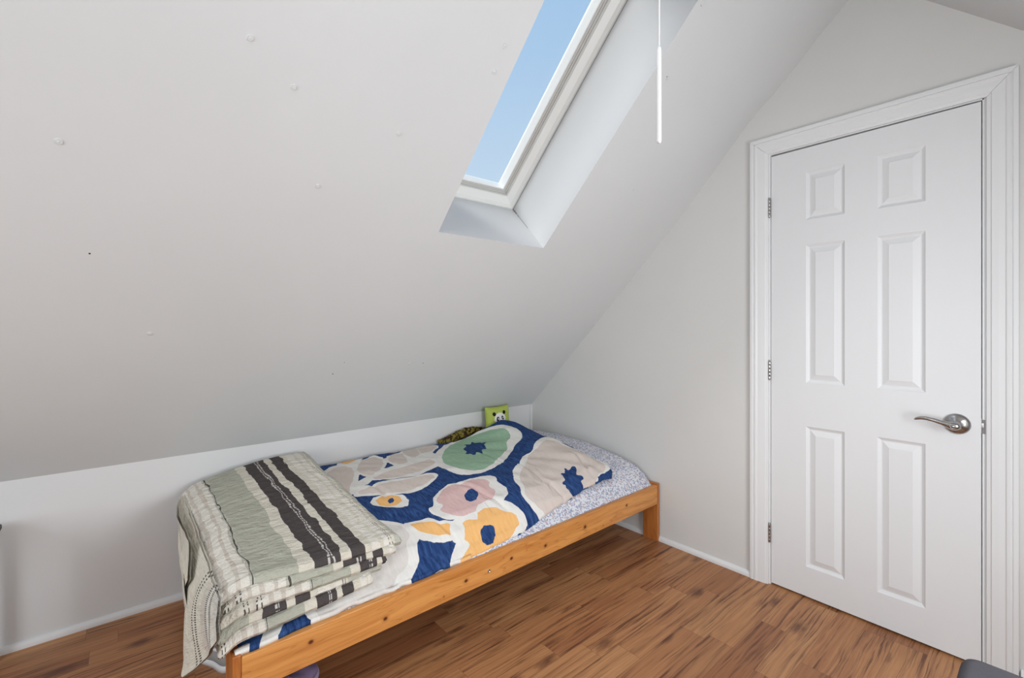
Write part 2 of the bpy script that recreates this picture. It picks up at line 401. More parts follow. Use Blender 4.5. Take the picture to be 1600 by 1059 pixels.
# ------------------------------------------------------------------ baseboards
def quarter(name, p, q, n, mat, h=0.026, d=0.016):
    """small quarter-round strip from p to q, standing off the wall along n"""
    p, q, n = Vector(p), Vector(q), Vector(n); prof = [(0, 0), (d, 0)] + [(d * math.cos(t), h * (0.35 + 0.65 * math.sin(t))) for t in [i * PI / 12 for i in range(7)]]
    prof = [(0.0, 0.0)] + [(d * max(0, math.cos(t)), h * 0.3 + h * 0.7 * math.sin(t)) for t in [i * PI / 12 for i in range(7)]]
    prof.insert(1, (d, 0.0))
    bm = bmesh.new(); L = [[bm.verts.new(e_ + n * a + Vector((0, 0, b))) for a, b in prof] for e_ in (p, q)]
    for k in range(len(prof)): bm.faces.new((L[0][k], L[0][(k + 1) % len(prof)], L[1][(k + 1) % len(prof)], L[1][k]))
    bm.faces.new(L[0][::-1]); bm.faces.new(L[1]); return struct(from_bm(name, bm, mat))
quarter('baseboard_back', (XL, 0, 0), (0, 0, 0), (0, -1, 0), M['trim'])
quarter('baseboard_right', (0, 0, 0), (0, -1.592, 0), (-1, 0, 0), M['trim'])
quarter('baseboard_right_2', (0, -2.488, 0), (0, YR, 0), (-1, 0, 0), M['trim'], 0.05)
quarter('baseboard_front', (XL, YR, 0), (0, YR, 0), (0, 1, 0), M['trim'])
# knee-wall board's right end: thin lip standing a few mm before the corner
slab('trim_6', (-0.022, -0.006, 0.0), (0.0, 0.0, K - 0.002), M['board'])

# ------------------------------------------------------------------ door and casing
def casing():
    # profile across the width (0 = opening edge, 1 = outside): (offset, stand-off)
    pr = [(0.0, 0.0), (0.0, 0.009), (0.010, 0.011), (0.013, 0.014), (0.030, 0.016), (0.046, 0.017), (0.050, 0.020), (0.058, 0.021), (0.062, 0.017), (0.066, 0.020), (0.078, 0.020), (0.078, 0.0)]
    yi0, yi1, zi = DY0 + 0.010, DY1 - 0.011, DZ + 0.008
    bm = bmesh.new()
    def sweep(fa, fb):
        A = [bm.verts.new(fa(o, s)) for o, s in pr]; B = [bm.verts.new(fb(o, s)) for o, s in pr]
        for k in range(len(pr) - 1): bm.faces.new((A[k], A[k + 1], B[k + 1], B[k]))
        bm.faces.new(A[::-1]); bm.faces.new(B)
    g = 0.0006
    sweep(lambda o, s: (-s, yi0 + o, 0), lambda o, s: (-s, yi0 + o, zi + o - g))
    sweep(lambda o, s: (-s, yi1 - o, 0), lambda o, s: (-s, yi1 - o, zi + o - g))
    sweep(lambda o, s: (-s, yi0 + o, zi + o + g), lambda o, s: (-s, yi1 - o, zi + o + g))
    struct(from_bm('trim_7', bm, M['trim']))
    # jamb and stops
    bm = bmesh.new()
    bm_box(bm, (0.0, DY0 + 0.002, 0), (0.10, DY0 + 0.022, DZ + 0.022)); bm_box(bm, (0.0, DY1 - 0.022, 0), (0.10, DY1 + 0.0005, DZ + 0.022))
    bm_box(bm, (0.0, DY1 - 0.004, DZ + 0.004), (0.10, DY0 + 0.002, DZ + 0.022))
    bm_box(bm, (0.04, DY0 - 0.012, 0), (0.06, DY0 + 0.002, DZ + 0.004)); bm_box(bm, (0.04, DY1 - 0.004, 0), (0.06, DY1 + 0.010, DZ + 0.004))
    bm_box(bm, (0.04, DY1 - 0.004, DZ - 0.012), (0.06, DY0 + 0.002, DZ + 0.004))
    bm_box(bm, (0.06, DY1 - 0.02, 0), (0.10, DY0 + 0.02, 0.012))
    struct(from_bm('trim_8', bm, M['trim']))
    bm = bmesh.new(); bm_box(bm, (0.1, DY1 - 0.1, -0.02), (0.13, DY0 + 0.1, DZ + 0.1)); struct(from_bm('hall_shade_panel', bm, simple('hall_shadow', (0.06, 0.05, 0.045, 1), 0.9)))  # added panel keeps sky light out of the door gap; hall shade is its colour
casing()

def door():
    # local: hinge at origin, door runs to -y, room side is -x
    W, Hh, T = 0.708, 2.032, 0.035
    R = lambda a: DY0 - a
    cols = [(0.147, 0.295), (0.407, 0.557)]
    rows = [(0.135, 0.770), (0.967, 1.592), (1.706, 1.922)]
    ys = [0, cols[0][0], cols[0][1], cols[1][0], cols[1][1], W]; zz = [0] + [c for r in rows for c in r] + [Hh]
    bm = bmesh.new(); V = {}
    def v(y, z, x=0.0):
        k = (round(y, 4), round(z, 4), round(x, 4))
        if k not in V: V[k] = bm.verts.new((x, -y, z))
        return V[k]
    for side in (0, 1):
        X0 = 0.0 if side == 0 else T; sg = 1 if side == 0 else -1
        for i in range(5):
            for j in range(7):
                y0, y1, z0, z1 = ys[i], ys[i + 1], zz[j], zz[j + 1]
                if i in (1, 3) and j in (1, 3, 5):
                    prof = [(0, 0), (0.004, 0.0035), (0.012, 0.0085), (0.016, 0.0085), (0.036, 0.0015), (0.038, 0.0003)]
                    L = [[v(y0 + d, z0 + d, X0 + sg * h), v(y1 - d, z0 + d, X0 + sg * h), v(y1 - d, z1 - d, X0 + sg * h), v(y0 + d, z1 - d, X0 + sg * h)] for d, h in prof]
                    for a, b in zip(L[:-1], L[1:]):
                        for k in range(4): bm.faces.new((a[k], a[(k + 1) % 4], b[(k + 1) % 4], b[k]))
                    bm.faces.new(L[-1])
                else: bm.faces.new((v(y0, z0, X0), v(y1, z0, X0), v(y1, z1, X0), v(y0, z1, X0)))
    for i in range(5):
        for z in (0, Hh): bm.faces.new((v(ys[i], z, 0), v(ys[i + 1], z, 0), v(ys[i + 1], z, T), v(ys[i], z, T)))
    for j in range(7):
        for y in (0, W): bm.faces.new((v(y, zz[j], 0), v(y, zz[j + 1], 0), v(y, zz[j + 1], T), v(y, zz[j], T)))
    d = from_bm('door_1', bm, M['door']); struct(d)
    d.location = (0.002, DY0, 0.009); d.rotation_euler = (0, 0, math.radians(-0.9))
    kids = []
    # lever handle
    bm = bmesh.new(); hy, hz = -0.645, 0.862
    lathe(bm, [(0.038, 0.0), (0.038, 0.003), (0.0365, 0.006), (0.031, 0.010), (0.022, 0.015), (0.014, 0.019), (0.012, 0.021), (0.012, 0.046)], (0, hy, hz), (-1, 0, 0), 40)
    hd = from_bm('door_handle', bm, M['nickel'], None, True); kids.append(hd)
    bm = bmesh.new()
    path = [(-0.052, hy - 0.017, hz - 0.002), (-0.054, hy - 0.008, hz - 0.001), (-0.055, hy + 0.004, hz - 0.001), (-0.056, hy + 0.016, hz + 0.001), (-0.056, hy + 0.034, hz + 0.006), (-0.056, hy + 0.056, hz + 0.012), (-0.055, hy + 0.078, hz + 0.0155), (-0.053, hy + 0.096, hz + 0.014), (-0.050, hy + 0.108, hz + 0.009), (-0.048, hy + 0.113, hz + 0.005)]
    bm_tube(bm, path, [0.008, 0.0145, 0.0165, 0.0125, 0.0085, 0.0075, 0.007, 0.0065, 0.005, 0.002], 16, 1.0, Vector((1, 0, 0)))
    lv = from_bm('lever', bm, M['nickel'], None, True)
    bm = bmesh.new(); lathe(bm, [(0.0088, 0), (0.0088, 0.002), (0.0072, 0.003), (0.0068, 0.0018), (0.0060, 0.0018), (0.0055, 0.0045), (0.001, 0.005)], (-0.069, hy + 0.002, hz - 0.001), (-1, 0, 0), 24)
    bt = from_bm('lock_button', bm, M['nickel'], None, True)
    hd.parent = d; lv.parent = hd; bt.parent = hd
    lt = box('latch', (0.006, -W - 0.007, 0.855), (0.024, -W + 0.004, 0.875), M['nickel'], d, 0.002)
    box('latch_plate', (0.004, -W - 0.0012, 0.838), (0.030, -W + 0.001, 0.892), M['nickel'], d)
    return d
DOOR = door()
# hinges: knuckles on the jamb line
for k, z in enumerate((0.245, 1.02, 1.795)):
    bm = bmesh.new()
    for q in range(5):
        lathe(bm, [(0.0055, 0.0), (0.006, 0.001), (0.006, 0.0155), (0.0055, 0.0165)], (-0.008, DY0 + 0.004, z - 0.042 + q * 0.0175), (0, 0, 1), 14)
    lathe(bm, [(0.004, 0), (0.0045, 0.003), (0.002, 0.006)], (-0.008, DY0 + 0.004, z + 0.0455), (0, 0, 1), 12)
    bm_box(bm, (-0.006, DY0 + 0.004, z - 0.044), (-0.002, DY0 + 0.0095, z + 0.044))
    o = from_bm('hinge', bm, M['nickel'], None, True); o.data.transform(Matrix.Translation(-Vector(DOOR.location)))
    o.data.transform(Matrix.Rotation(math.radians(0.9), 4, 'Z')); o.parent = DOOR
    o['label'] = 'worn nickel butt hinge'
# strike plate on the jamb
struct(box('trim_9', (-0.0015, DY1 - 0.007, 0.845), (0.004, DY1 + 0.001, 0.895), M['dark_seam']))

# ------------------------------------------------------------------ pull cord hanging from the ridge
cy_ = RY + 0.005
r0 = ray(1030, 223); tt = (cy_ - CAM.y) / r0.y; pc = CAM + r0 * tt
pm = at_y(1030, 75, cy_)
cord = empty('pull_cord', (pc.x, pc.y, RZ - 0.012), 'thin white pull cord with a plastic rod hanging in front of the roof window', 'pull cord')
o1 = tube('cord', [(pc.x, pc.y, RZ - 0.012), (pc.x + 0.001, pc.y, (RZ + pm.z) / 2), (pc.x, pc.y, pm.z)], 0.0014, M['cord'], None, 8, 1, Vector((1, 0, 0)))
bm = bmesh.new(); lathe(bm, [(0.0015, 0.004), (0.0035, 0.0), (0.0042, -0.006), (0.0042, pc.z - pm.z + 0.004), (0.0036, pc.z - pm.z)], (pc.x, pc.y, pm.z), (0, 0, 1), 14)
o2 = from_bm('rod', bm, M['cord'], None, True)
bm = bmesh.new(); lathe(bm, [(0.018, 0.012), (0.018, 0.0), (0.008, -0.008), (0.002, -0.010)], (pc.x, pc.y, RZ - 0.016), (0, 0, 1), 20)
o3 = from_bm('ceiling_hook', bm, M['cord'], None, True)
keep(cord, o1, o2, o3)

# ------------------------------------------------------------------ bed frame
BA = math.radians(1.0)      # the bed stands very slightly turned in its corner
BR0 = Vector((-0.008, -1.088, 0.0))      # foot of the near right leg's outer corner
bed = empty('bed_frame', BR0, 'low orange pine single bed frame along the white knee wall', 'bed frame')
LB, WB = 2.135, 1.035
def bedpart(name, lo, hi, mat, bev=0.003):
    # local axes: x to the left end negative, y towards the wall positive
    return box(name, lo, hi, mat, bed, bev)
rail_kn = [(-0.32, 0.285, .006), (-0.66, 0.268, .007), (-0.93, 0.262, .006), (-1.13, 0.272, .005), (-1.36, 0.262, .006), (-1.69, 0.255, .006), (-1.46, 0.24, .002), (-1.93, 0.285, .005), (-0.52, 0.235, .002)]
pr1 = pine('pine_rail', 0, (216, 152, 84), (190, 122, 60), [(a, b, r) for a, b, r in rail_kn])
pr2 = pine('pine_end_rail', 1, seed=3.1, a=(206, 132, 66)); pr3 = pine('pine_leg', 2, (186, 116, 58), (152, 86, 38), seed=5.2)
bedpart('side_rail', (-LB + 0.022, 0.0, 0.216), (-0.022, 0.024, 0.324), pr1)
bedpart('side_rail', (-LB + 0.022, WB - 0.024, 0.216), (-0.022, WB, 0.324), pr1)
bedpart('end_rail', (-0.046, 0.09, 0.216), (-0.022, WB - 0.09, 0.324), pr2)
bedpart('end_rail', (-LB + 0.022, 0.09, 0.216), (-LB + 0.046, WB - 0.09, 0.324), pr2)
for x0 in (-0.022, -LB):
    for y0 in (0.0, WB - 0.095):
        bedpart('leg', (x0, y0, 0.0), (x0 + 0.022, y0 + 0.095, 0.332), pr3)
for k in range(7):
    xx = -0.2 - k * (LB - 0.4) / 6
    bedpart('slat', (xx - 0.035, 0.024, 0.226), (xx + 0.035, WB - 0.024, 0.242), pr2, 0.002)
# screw cap in the near rail
bm = bmesh.new(); lathe(bm, [(0.0065, 0), (0.0065, 0.0015), (0.005, 0.0015), (0.0045, 0.0004), (0.0005, 0.0004)], (-1.249, -0.0002, 0.262), (0, -1, 0), 16)
sc_ = from_bm('screw', bm, M['nickel'], bed, True)
bed.rotation_euler = (0, 0, BA)

# ------------------------------------------------------------------ mattress with fitted sheet
def lerp_tab(tab, e_):
    if e_ <= tab[0][0]: return tab[0][1]
    for (a, va), (b, vb) in zip(tab[:-1], tab[1:]):
        if e_ <= b:
            t = (e_ - a) / (b - a); t = t * t * (3 - 2 * t) * 0.4 + t * 0.6
            return va + (vb - va) * t
    return tab[-1][1]
YF = lambda x: -1.088 + 0.01745 * (x + 0.008) + 0.027   # inside face of the near rail, in room y
TAB = [(0.0, 0.475), (0.35, 0.488), (0.58, 0.482), (0.79, 0.456), (0.93, 0.424), (1.0, 0.385), (1.045, 0.338), (1.075, 0.322)]
def Hm(x, y):
    h = lerp_tab(TAB, -y); return h - 0.45 * max(0, h - 0.325) * sm(-1.62, -1.85, x)   # pressed down under the folded quilt
def sm(a, b, x):
    t = max(0.0, min(1.0, (x - a) / (b - a))); return t * t * (3 - 2 * t)
def sheet_mat():
    t = NT('ditsy_floral_sheet', 0.8, 0.15); v = t.coord()
    vo = t.n.new('ShaderNodeTexVoronoi'); vo.inputs['Scale'].default_value = 95; t.l.new(t.vmath('ADD', v, t.mapping(t.noise(v, 40, 2, out=1), (0.03, 0.03, 0.03))), vo.inputs['Vector'])
    n1 = t.noise(v, 120, 2, 0.6); d = vo.outputs['Distance']
    cc = t.ramp(t.sep(vo.outputs['Color'])[0], [(0, srgb(66, 84, 140)), (0.35, srgb(110, 124, 160)), (0.62, srgb(180, 130, 138)), (0.82, srgb(120, 124, 130))], 'CONSTANT')
    msk = t.math('MULTIPLY', t.math('LESS_THAN', t.math('ADD', d, t.math('MULTIPLY', n1, 0.5)), 0.74), 0.62)
    t.color(t.mix(msk, srgb(222, 222, 228), cc))
    t.bump(t.noise(v, 14, 4), 0.5, 0.006)
    return t.m
def mattress():
    x0, x1 = -2.11, -0.012; yb = -0.055
    NX, NY = 120, 64; vs, fs, uv = [], [], []
    for i in range(NX + 1):
        for j in range(NY + 1):
            x = x0 + (x1 - x0) * i / NX; yf = YF(x) ; y = yb + (yf - yb) * j / NY
            z = Hm(x, y)
            ex = min(x - x0, x1 - x) / 0.07
            if ex < 1: z -= 0.085 * (1 - math.sqrt(max(0, 1 - (1 - ex) ** 2))) * (1 if x < -1 else 0.55)
            eb = (yb - y) / 0.03
            if eb < 1: z -= 0.02 * (1 - eb) ** 2
            z += 0.0035 * nz(x * 9, y * 9, 2) + 0.0025 * nz(x * 22, y * 6, 5)
            vs.append((x, y, z))
    k = lambda i, j: i * (NY + 1) + j
    for i in range(NX):
        for j in range(NY): fs.append((k(i, j), k(i, j + 1), k(i + 1, j + 1), k(i + 1, j)))
    rim = [k(i, 0) for i in range(NX + 1)] + [k(NX, j) for j in range(1, NY + 1)] + [k(i, NY) for i in range(NX - 1, -1, -1)] + [k(0, j) for j in range(NY - 1, 0, -1)]
    b0 = len(vs); vs += [(vs[r][0], vs[r][1], 0.242) for r in rim]; n = len(rim)
    for q in range(n): fs.append((rim[q], rim[(q + 1) % n], b0 + (q + 1) % n, b0 + q))
    fs.append(tuple(b0 + q for q in range(n - 1, -1, -1)))
    o = from_data('mattress', vs, fs, sheet_mat(), None, True)
    tag(o, 'mattress in a white sheet with tiny blue floral print, lying in the pine bed frame', 'mattress')
mattress()

# ------------------------------------------------------------------ floral comforter
def sm(a, b, x):
    t = max(0.0, min(1.0, (x - a) / (b - a))); return t * t * (3 - 2 * t)
def Hc(x, y):
    h = Hm(x, y) + 0.022
    # pillow hump at the head end, highest by the wall
    g = math.exp(-((x + 0.43) / 0.155) ** 2) if x < -0.43 else math.exp(-((x + 0.43) / 0.26) ** 2)
    k = 0.10 - 0.055 * sm(0.12, 0.5, -y) - 0.02 * sm(0.5, 0.95, -y)
    h += g * k
    h += 0.012 * math.exp(-((x + 1.0) / 0.25) ** 2) * sm(0.3, 0.7, -y) * (1 - sm(0.95, 1.07, -y))
    return max(h, 0.334)
def q2(px, py): p = at_h(px, py, Hc); return (p.x, p.y)
A = lambda pts, ox, oy, z: [q2(ox + X / z, oy + Y / z) for X, Y in pts]
c2 = lambda pts: A(pts, 600, 600, 3.478)
c6 = lambda pts: A(pts, 480, 660, 5.293)
cp = lambda pts: A(pts, 0, 0, 1.0)
WHT, TAN, GRN, PNK, ORG, BLU = 'white', 'tan', 'green', 'pink', 'orange', 'blue'
SH = [
 # leafy spray at the upper left
 (WHT, c6([(385, 420), (420, 320), (560, 275), (640, 290), (760, 245), (820, 215), (960, 178), (1095, 190), (1080, 225), (1035, 252), (1118, 262), (1108, 345), (1060, 375), (910, 438), (700, 474), (560, 478), (480, 528), (400, 602), (375, 540)]), (700, 390)),
 (WHT, c6([(60, 440), (110, 418), (190, 368), (260, 350), (240, 320), (430, 280), (440, 330), (410, 430), (395, 520), (385, 612), (290, 575), (200, 540), (110, 470)]), None),
 (WHT, c6([(378, 608), (420, 548), (500, 510), (650, 482), (850, 455), (990, 412), (1092, 424), (1045, 482), (955, 552), (830, 592), (650, 598), (480, 603)]), (720, 540)),
 (TAN, c6([(145, 435), (220, 378), (300, 362), (368, 372), (390, 420), (375, 490), (345, 540), (370, 602), (290, 565), (205, 520)]), None),
 (TAN, c6([(408, 385), (450, 308), (550, 288), (612, 300), (632, 340), (600, 400), (530, 432), (440, 420)]), None),
 (TAN, c6([(665, 305), (700, 266), (780, 262), (822, 300), (830, 332), (770, 348), (700, 335)]), None),
 (TAN, c6([(782, 235), (850, 208), (905, 215), (935, 262), (880, 290), (830, 282)]), None),
 (TAN, c6([(905, 215), (960, 190), (1040, 184), (1075, 202), (1025, 238), (945, 256)]), None),
 (TAN, c6([(540, 468), (620, 420), (850, 355), (1000, 305), (1060, 322), (1055, 345), (930, 402), (750, 448), (620, 472)]), None),
 (TAN, c6([(425, 580), (540, 528), (700, 492), (880, 462), (1010, 426), (1066, 432), (1000, 490), (900, 545), (780, 578), (600, 585)]), None),
 (ORG, c6([(250, 325), (320, 300), (430, 286), (390, 318), (320, 342)]), None),
 (BLU, c6([(586, 250), (740, 226), (752, 250), (670, 262), (638, 298)]), (655, 256)),
 (BLU, c6([(662, 328), (716, 356), (640, 386)]), None),
 (BLU, c6([(430, 426), (488, 452), (424, 482)]), None),
 (BLU, c6([(476, 526), (540, 480), (690, 477), (600, 492), (535, 518)]), (545, 500)),
 # green flower
 (WHT, c2([(262, 405), (300, 452), (370, 478), (430, 491), (520, 487), (600, 458), (650, 422), (690, 372), (712, 332), (745, 305), (752, 275), (735, 250), (690, 226), (640, 218), (560, 240), (480, 268), (400, 298), (330, 330), (285, 370)]), None),
 (GRN, c2([(313, 400), (328, 432), (380, 452), (450, 470), (530, 466), (590, 440), (612, 410), (645, 382), (670, 350), (665, 315), (687, 288), (680, 255), (640, 240), (580, 248), (500, 275), (430, 300), (370, 325), (328, 362)]), None),
 # pink flower
 (WHT, c2([(238, 688), (272, 660), (264, 620), (300, 578), (350, 545), (420, 530), (480, 512), (550, 498), (606, 504), (622, 535), (662, 560), (676, 592), (655, 630), (640, 660), (560, 700), (500, 722), (440, 722), (370, 738), (310, 728), (262, 708)]), None),
 # orange flower and the white round it
 (WHT, c2([(340, 765), (400, 722), (500, 705), (520, 670), (560, 630), (640, 635), (700, 652), (745, 685), (770, 720), (778, 760), (758, 790), (710, 808), (650, 858), (560, 915), (450, 975), (355, 1030), (362, 950), (392, 860), (360, 840)]), (560, 800)),
 (PNK, c2([(286, 625), (320, 570), (380, 545), (430, 541), (480, 520), (540, 517), (572, 530), (570, 555), (606, 575), (600, 615), (560, 632), (512, 650), (495, 692), (440, 716), (400, 720), (350, 706), (303, 692), (322, 660), (288, 645)]), None),
 (ORG, c2([(415, 775), (440, 740), (510, 738), (508, 700), (545, 670), (600, 667), (650, 690), (700, 704), (731, 735), (725, 772), (700, 805), (640, 850), (560, 905), (480, 955), (410, 990), (432, 920), (466, 870), (428, 830)]), (570, 800)),
 # large beige flower on the pillow hump
 (WHT, c2([(698, 470), (730, 430), (760, 385), (800, 365), (820, 320), (870, 288), (920, 292), (970, 305), (1040, 325), (1110, 365), (1190, 400), (1226, 430), (1226, 462), (1190, 484), (1160, 520), (1090, 555), (1000, 620), (900, 700), (850, 708), (810, 690), (765, 640), (745, 570), (708, 530)]), None),
 (TAN, c2([(738, 480), (770, 435), (788, 380), (830, 348), (872, 308), (920, 302), (960, 322), (1020, 345), (1060, 352), (1100, 388), (1150, 405), (1202, 430), (1202, 462), (1175, 482), (1150, 530), (1080, 560), (1000, 620), (915, 690), (862, 690), (820, 650), (772, 612), (764, 560), (738, 520)]), None),
 (BLU, c2([(960, 315), (1010, 312), (1050, 330), (1082, 350), (1020, 338)]), None),
 (BLU, c2([(1150, 515), (1195, 485), (1245, 455), (1250, 500), (1200, 525)]), None),
 # small orange flower
 (WHT, c6([(520, 655), (545, 618), (620, 600), (700, 594), (790, 602), (842, 640), (836, 682), (780, 702), (700, 697), (600, 691), (540, 682)]), None),
 (ORG, c6([(563, 640), (620, 605), (700, 600), (770, 615), (787, 645), (740, 680), (660, 690), (600, 680)]), None),
 # orange leaf
 (WHT, c6([(790, 840), (900, 812), (990, 793), (1100, 808), (1210, 812), (1300, 840), (1300, 960), (1220, 968), (1150, 990), (1050, 998), (950, 972), (870, 925)]), None),
 (ORG, c6([(846, 850), (920, 825), (1000, 820), (1090, 830), (1180, 840), (1187, 932), (1100, 932), (1000, 920), (920, 900)]), None),
 # pale flower beside the folded quilt
 (WHT, cp([(590, 812), (622, 816), (645, 824), (656, 838), (650, 852), (656, 868), (652, 885), (640, 905), (630, 935), (590, 965), (540, 985), (506, 986), (502, 972), (480, 962), (464, 948), (475, 900), (540, 850)]), (560, 905)),
 ('pale', cp([(600, 818), (625, 822), (640, 836), (634, 852), (638, 868), (636, 885), (618, 905), (612, 935), (560, 965), (516, 978), (506, 964), (488, 948), (500, 900), (560, 850)]), (560, 905)),
 (WHT, cp([(412, 985), (440, 950), (452, 955), (428, 1000), (409, 1036), (392, 1036)]), None),
 (WHT, cp([(350, 1000), (388, 1000), (396, 1032), (410, 1040), (385, 1070), (360, 1050)]), None),
 # centres
 (BLU, c2([(428, 352), (448, 340), (438, 325), (470, 328), (478, 314), (505, 322), (515, 308), (528, 322), (556, 320), (545, 336), (556, 350), (532, 356), (530, 378), (505, 368), (492, 388), (474, 378), (452, 390), (450, 368)]), None),
 (BLU, c2([(436, 600), (455, 578), (480, 572), (505, 578), (514, 600), (500, 624), (470, 636), (446, 628)]), None),
 (BLU, c2([(524, 805), (540, 772), (560, 768), (580, 764), (600, 776), (606, 820), (592, 856), (560, 868), (535, 858), (530, 830)]), None),
 (BLU, c2([(960, 485), (982, 482), (985, 455), (1005, 470), (1020, 448), (1042, 446), (1048, 495), (1078, 500), (1085, 515), (1070, 530), (1086, 560), (1050, 588), (1015, 600), (1010, 572), (990, 582), (992, 555), (970, 545), (985, 522)]), None),
 (BLU, c6([(665, 650), (680, 628), (705, 622), (720, 640), (712, 660), (680, 668)]), None),
]
def q_center(pts):
    a = cx = cy = 0
    for (x0, y0), (x1, y1) in zip(pts, pts[1:] + pts[:1]):
        c = x0 * y1 - x1 * y0; a += c; cx += (x0 + x1) * c; cy += (y0 + y1) * c
    return cx / (3 * a), cy / (3 * a)
def radius_curve(pts, c, n=48):
    out = []
    for i in range(n + 1):
        th = -PI + 2 * PI * i / n; d = (math.cos(th), math.sin(th)); best = 0
        for (x0, y0), (x1, y1) in zip(pts, pts[1:] + pts[:1]):
            ex, ey = x1 - x0, y1 - y0; den = d[0] * ey - d[1] * ex
            if abs(den) < 1e-12: continue
            t = ((x0 - c[0]) * ey - (y0 - c[1]) * ex) / den; u = ((x0 - c[0]) * d[1] - (y0 - c[1]) * d[0]) / den
            if t > 0 and -1e-6 <= u <= 1 + 1e-6: best = max(best, t)
        out.append(best)
    return out
def comforter_mat():
    t = NT('floral_comforter_print', 0.85, 0.12)
    v = t.coord('UV')
    wob = t.mapping(t.noise(v, 28, 3, 0.6, out=1), (0.010, 0.010, 0), (-0.005, -0.005, 0))
    vv = t.vmath('ADD', v, wob); U, V, _ = t.sep(vv)
    brush = t.noise(t.mapping(v, (60, 14, 1), rot=(0, 0, 0.5)), 1.5, 5, 0.7)
    blot = t.noise(v, 16, 4, 0.6)
    def tone(a, b, k=0.7): return t.mix(t.ramp(brush, [(0.42, (0, 0, 0, 1)), (0.62, (k, k, k, 1))]), a, b)
    cols = {BLU: t.mix(t.ramp(blot, [(0.35, (0, 0, 0, 1)), (0.7, (0.8, 0.8, 0.8, 1))]), tone(srgb(28, 48, 92), srgb(60, 92, 144), 1.0), srgb(42, 68, 116)),
            WHT: tone(srgb(232, 229, 224), srgb(224, 221, 215)), 'pale': tone(srgb(216, 209, 203), srgb(224, 219, 213)),
            TAN: tone(srgb(216, 203, 195), srgb(209, 195, 185)), GRN: tone(srgb(148, 180, 153), srgb(164, 193, 166)),
            PNK: tone(srgb(222, 190, 186), srgb(212, 176, 174)), ORG: tone(srgb(240, 188, 124), srgb(232, 174, 106))}
    c = cols[BLU]
    for col, pts, cc in SH:
        if cc is not None:
            f = {0: c6, 1: c2, 2: cp}
            ctr = None
            for fn in (c6, c2, cp):
                p = fn([cc])[0]
                xs_ = [q[0] for q in pts]; ys_ = [q[1] for q in pts]
                if min(xs_) < p[0] < max(xs_) and min(ys_) < p[1] < max(ys_): ctr = p; break
            ctr = ctr or q_center(pts)
        else: ctr = q_center(pts)
        rc = radius_curve(pts, ctr); rm = max(rc)
        du = t.math('SUBTRACT', U, ctr[0]); dv = t.math('SUBTRACT', V, ctr[1])
        th = t.math('MULTIPLY_ADD', t.math('ARCTAN2', dv, du), 1 / (2 * PI), 0.5)
        fc = t.n.new('ShaderNodeFloatCurve'); t.l.new(th, fc.inputs['Value']); cv = fc.mapping.curves[0]
        cv.points[0].location = (0, rc[0] / rm); cv.points[1].location = (1, rc[-1] / rm)
        for i in range(1, len(rc) - 1): cv.points.new(i / (len(rc) - 1), rc[i] / rm)
        for p_ in cv.points: p_.handle_type = 'AUTO'
        fc.mapping.update()
        ln = t.math('SQRT', t.math('ADD', t.math('MULTIPLY', du, du), t.math('MULTIPLY', dv, dv)))
        ds = t.math('SUBTRACT', t.math('MULTIPLY', fc.outputs[0], rm), ln)
        mk = t.math('MULTIPLY_ADD', ds, 900.0, 0.5, clamp=True)
        c = t.mix(mk, c, cols[col])
    # stitched quilting lines
    for (p_, q_) in (((735, 425), (905, 565)), ((1040, 380), (1110, 460)), ((420, 545), (640, 660)), ((545, 640), (590, 700))):
        a, b = c2([p_])[0], c2([q_])[0]
        dx, dy = b[0] - a[0], b[1] - a[1]; L = math.hypot(dx, dy)
        U2, V2, _ = t.sep(v)
        s_ = t.math('ADD', t.math('MULTIPLY', t.math('SUBTRACT', U2, a[0]), dx / L), t.math('MULTIPLY', t.math('SUBTRACT', V2, a[1]), dy / L))
        n_ = t.math('ABSOLUTE', t.math('SUBTRACT', t.math('MULTIPLY', t.math('SUBTRACT', U2, a[0]), dy / L), t.math('MULTIPLY', t.math('SUBTRACT', V2, a[1]), dx / L)))
        on = t.math('MULTIPLY', t.math('LESS_THAN', n_, 0.0016), t.math('MULTIPLY', t.math('GREATER_THAN', s_, 0), t.math('LESS_THAN', s_, L)))
        c = t.mix(t.math('MULTIPLY', on, 0.35), c, srgb(120, 105, 100))
    t.color(c)
    t.bump(t.math('ADD', t.noise(v, 11, 4, 0.6), t.math('MULTIPLY', t.noise(v, 900, 1), 0.05)), 0.45, 0.008)
    return t.m
def resample(poly, n):
    L = [0]
    for a, b in zip(poly[:-1], poly[1:]): L.append(L[-1] + math.dist(a, b))
    out = []
    for i in range(n + 1):
        d = L[-1] * i / n; k = 0
        while k < len(poly) - 2 and L[k + 1] < d: k += 1
        t = (d - L[k]) / max(1e-9, L[k + 1] - L[k]); out.append(tuple(p + (q - p) * t for p, q in zip(poly[k], poly[k + 1])))
    return out
def coons(B, T, L, R, nu, nv):
    """B/T run along u, L/R run along v"""
    B, T, L, R = resample(B, nu), resample(T, nu), resample(L, nv), resample(R, nv); G = []
    for i in range(nu + 1):
        u = i / nu; row = []
        for j in range(nv + 1):
            w_ = j / nv
            row.append(tuple((1 - w_) * B[i][k] + w_ * T[i][k] + (1 - u) * L[j][k] + u * R[j][k]
                - ((1 - u) * (1 - w_) * B[0][k] + u * (1 - w_) * B[-1][k] + (1 - u) * w_ * T[0][k] + u * w_ * T[-1][k]) for k in range(len(B[0]))))
        G.append(row)
    return G
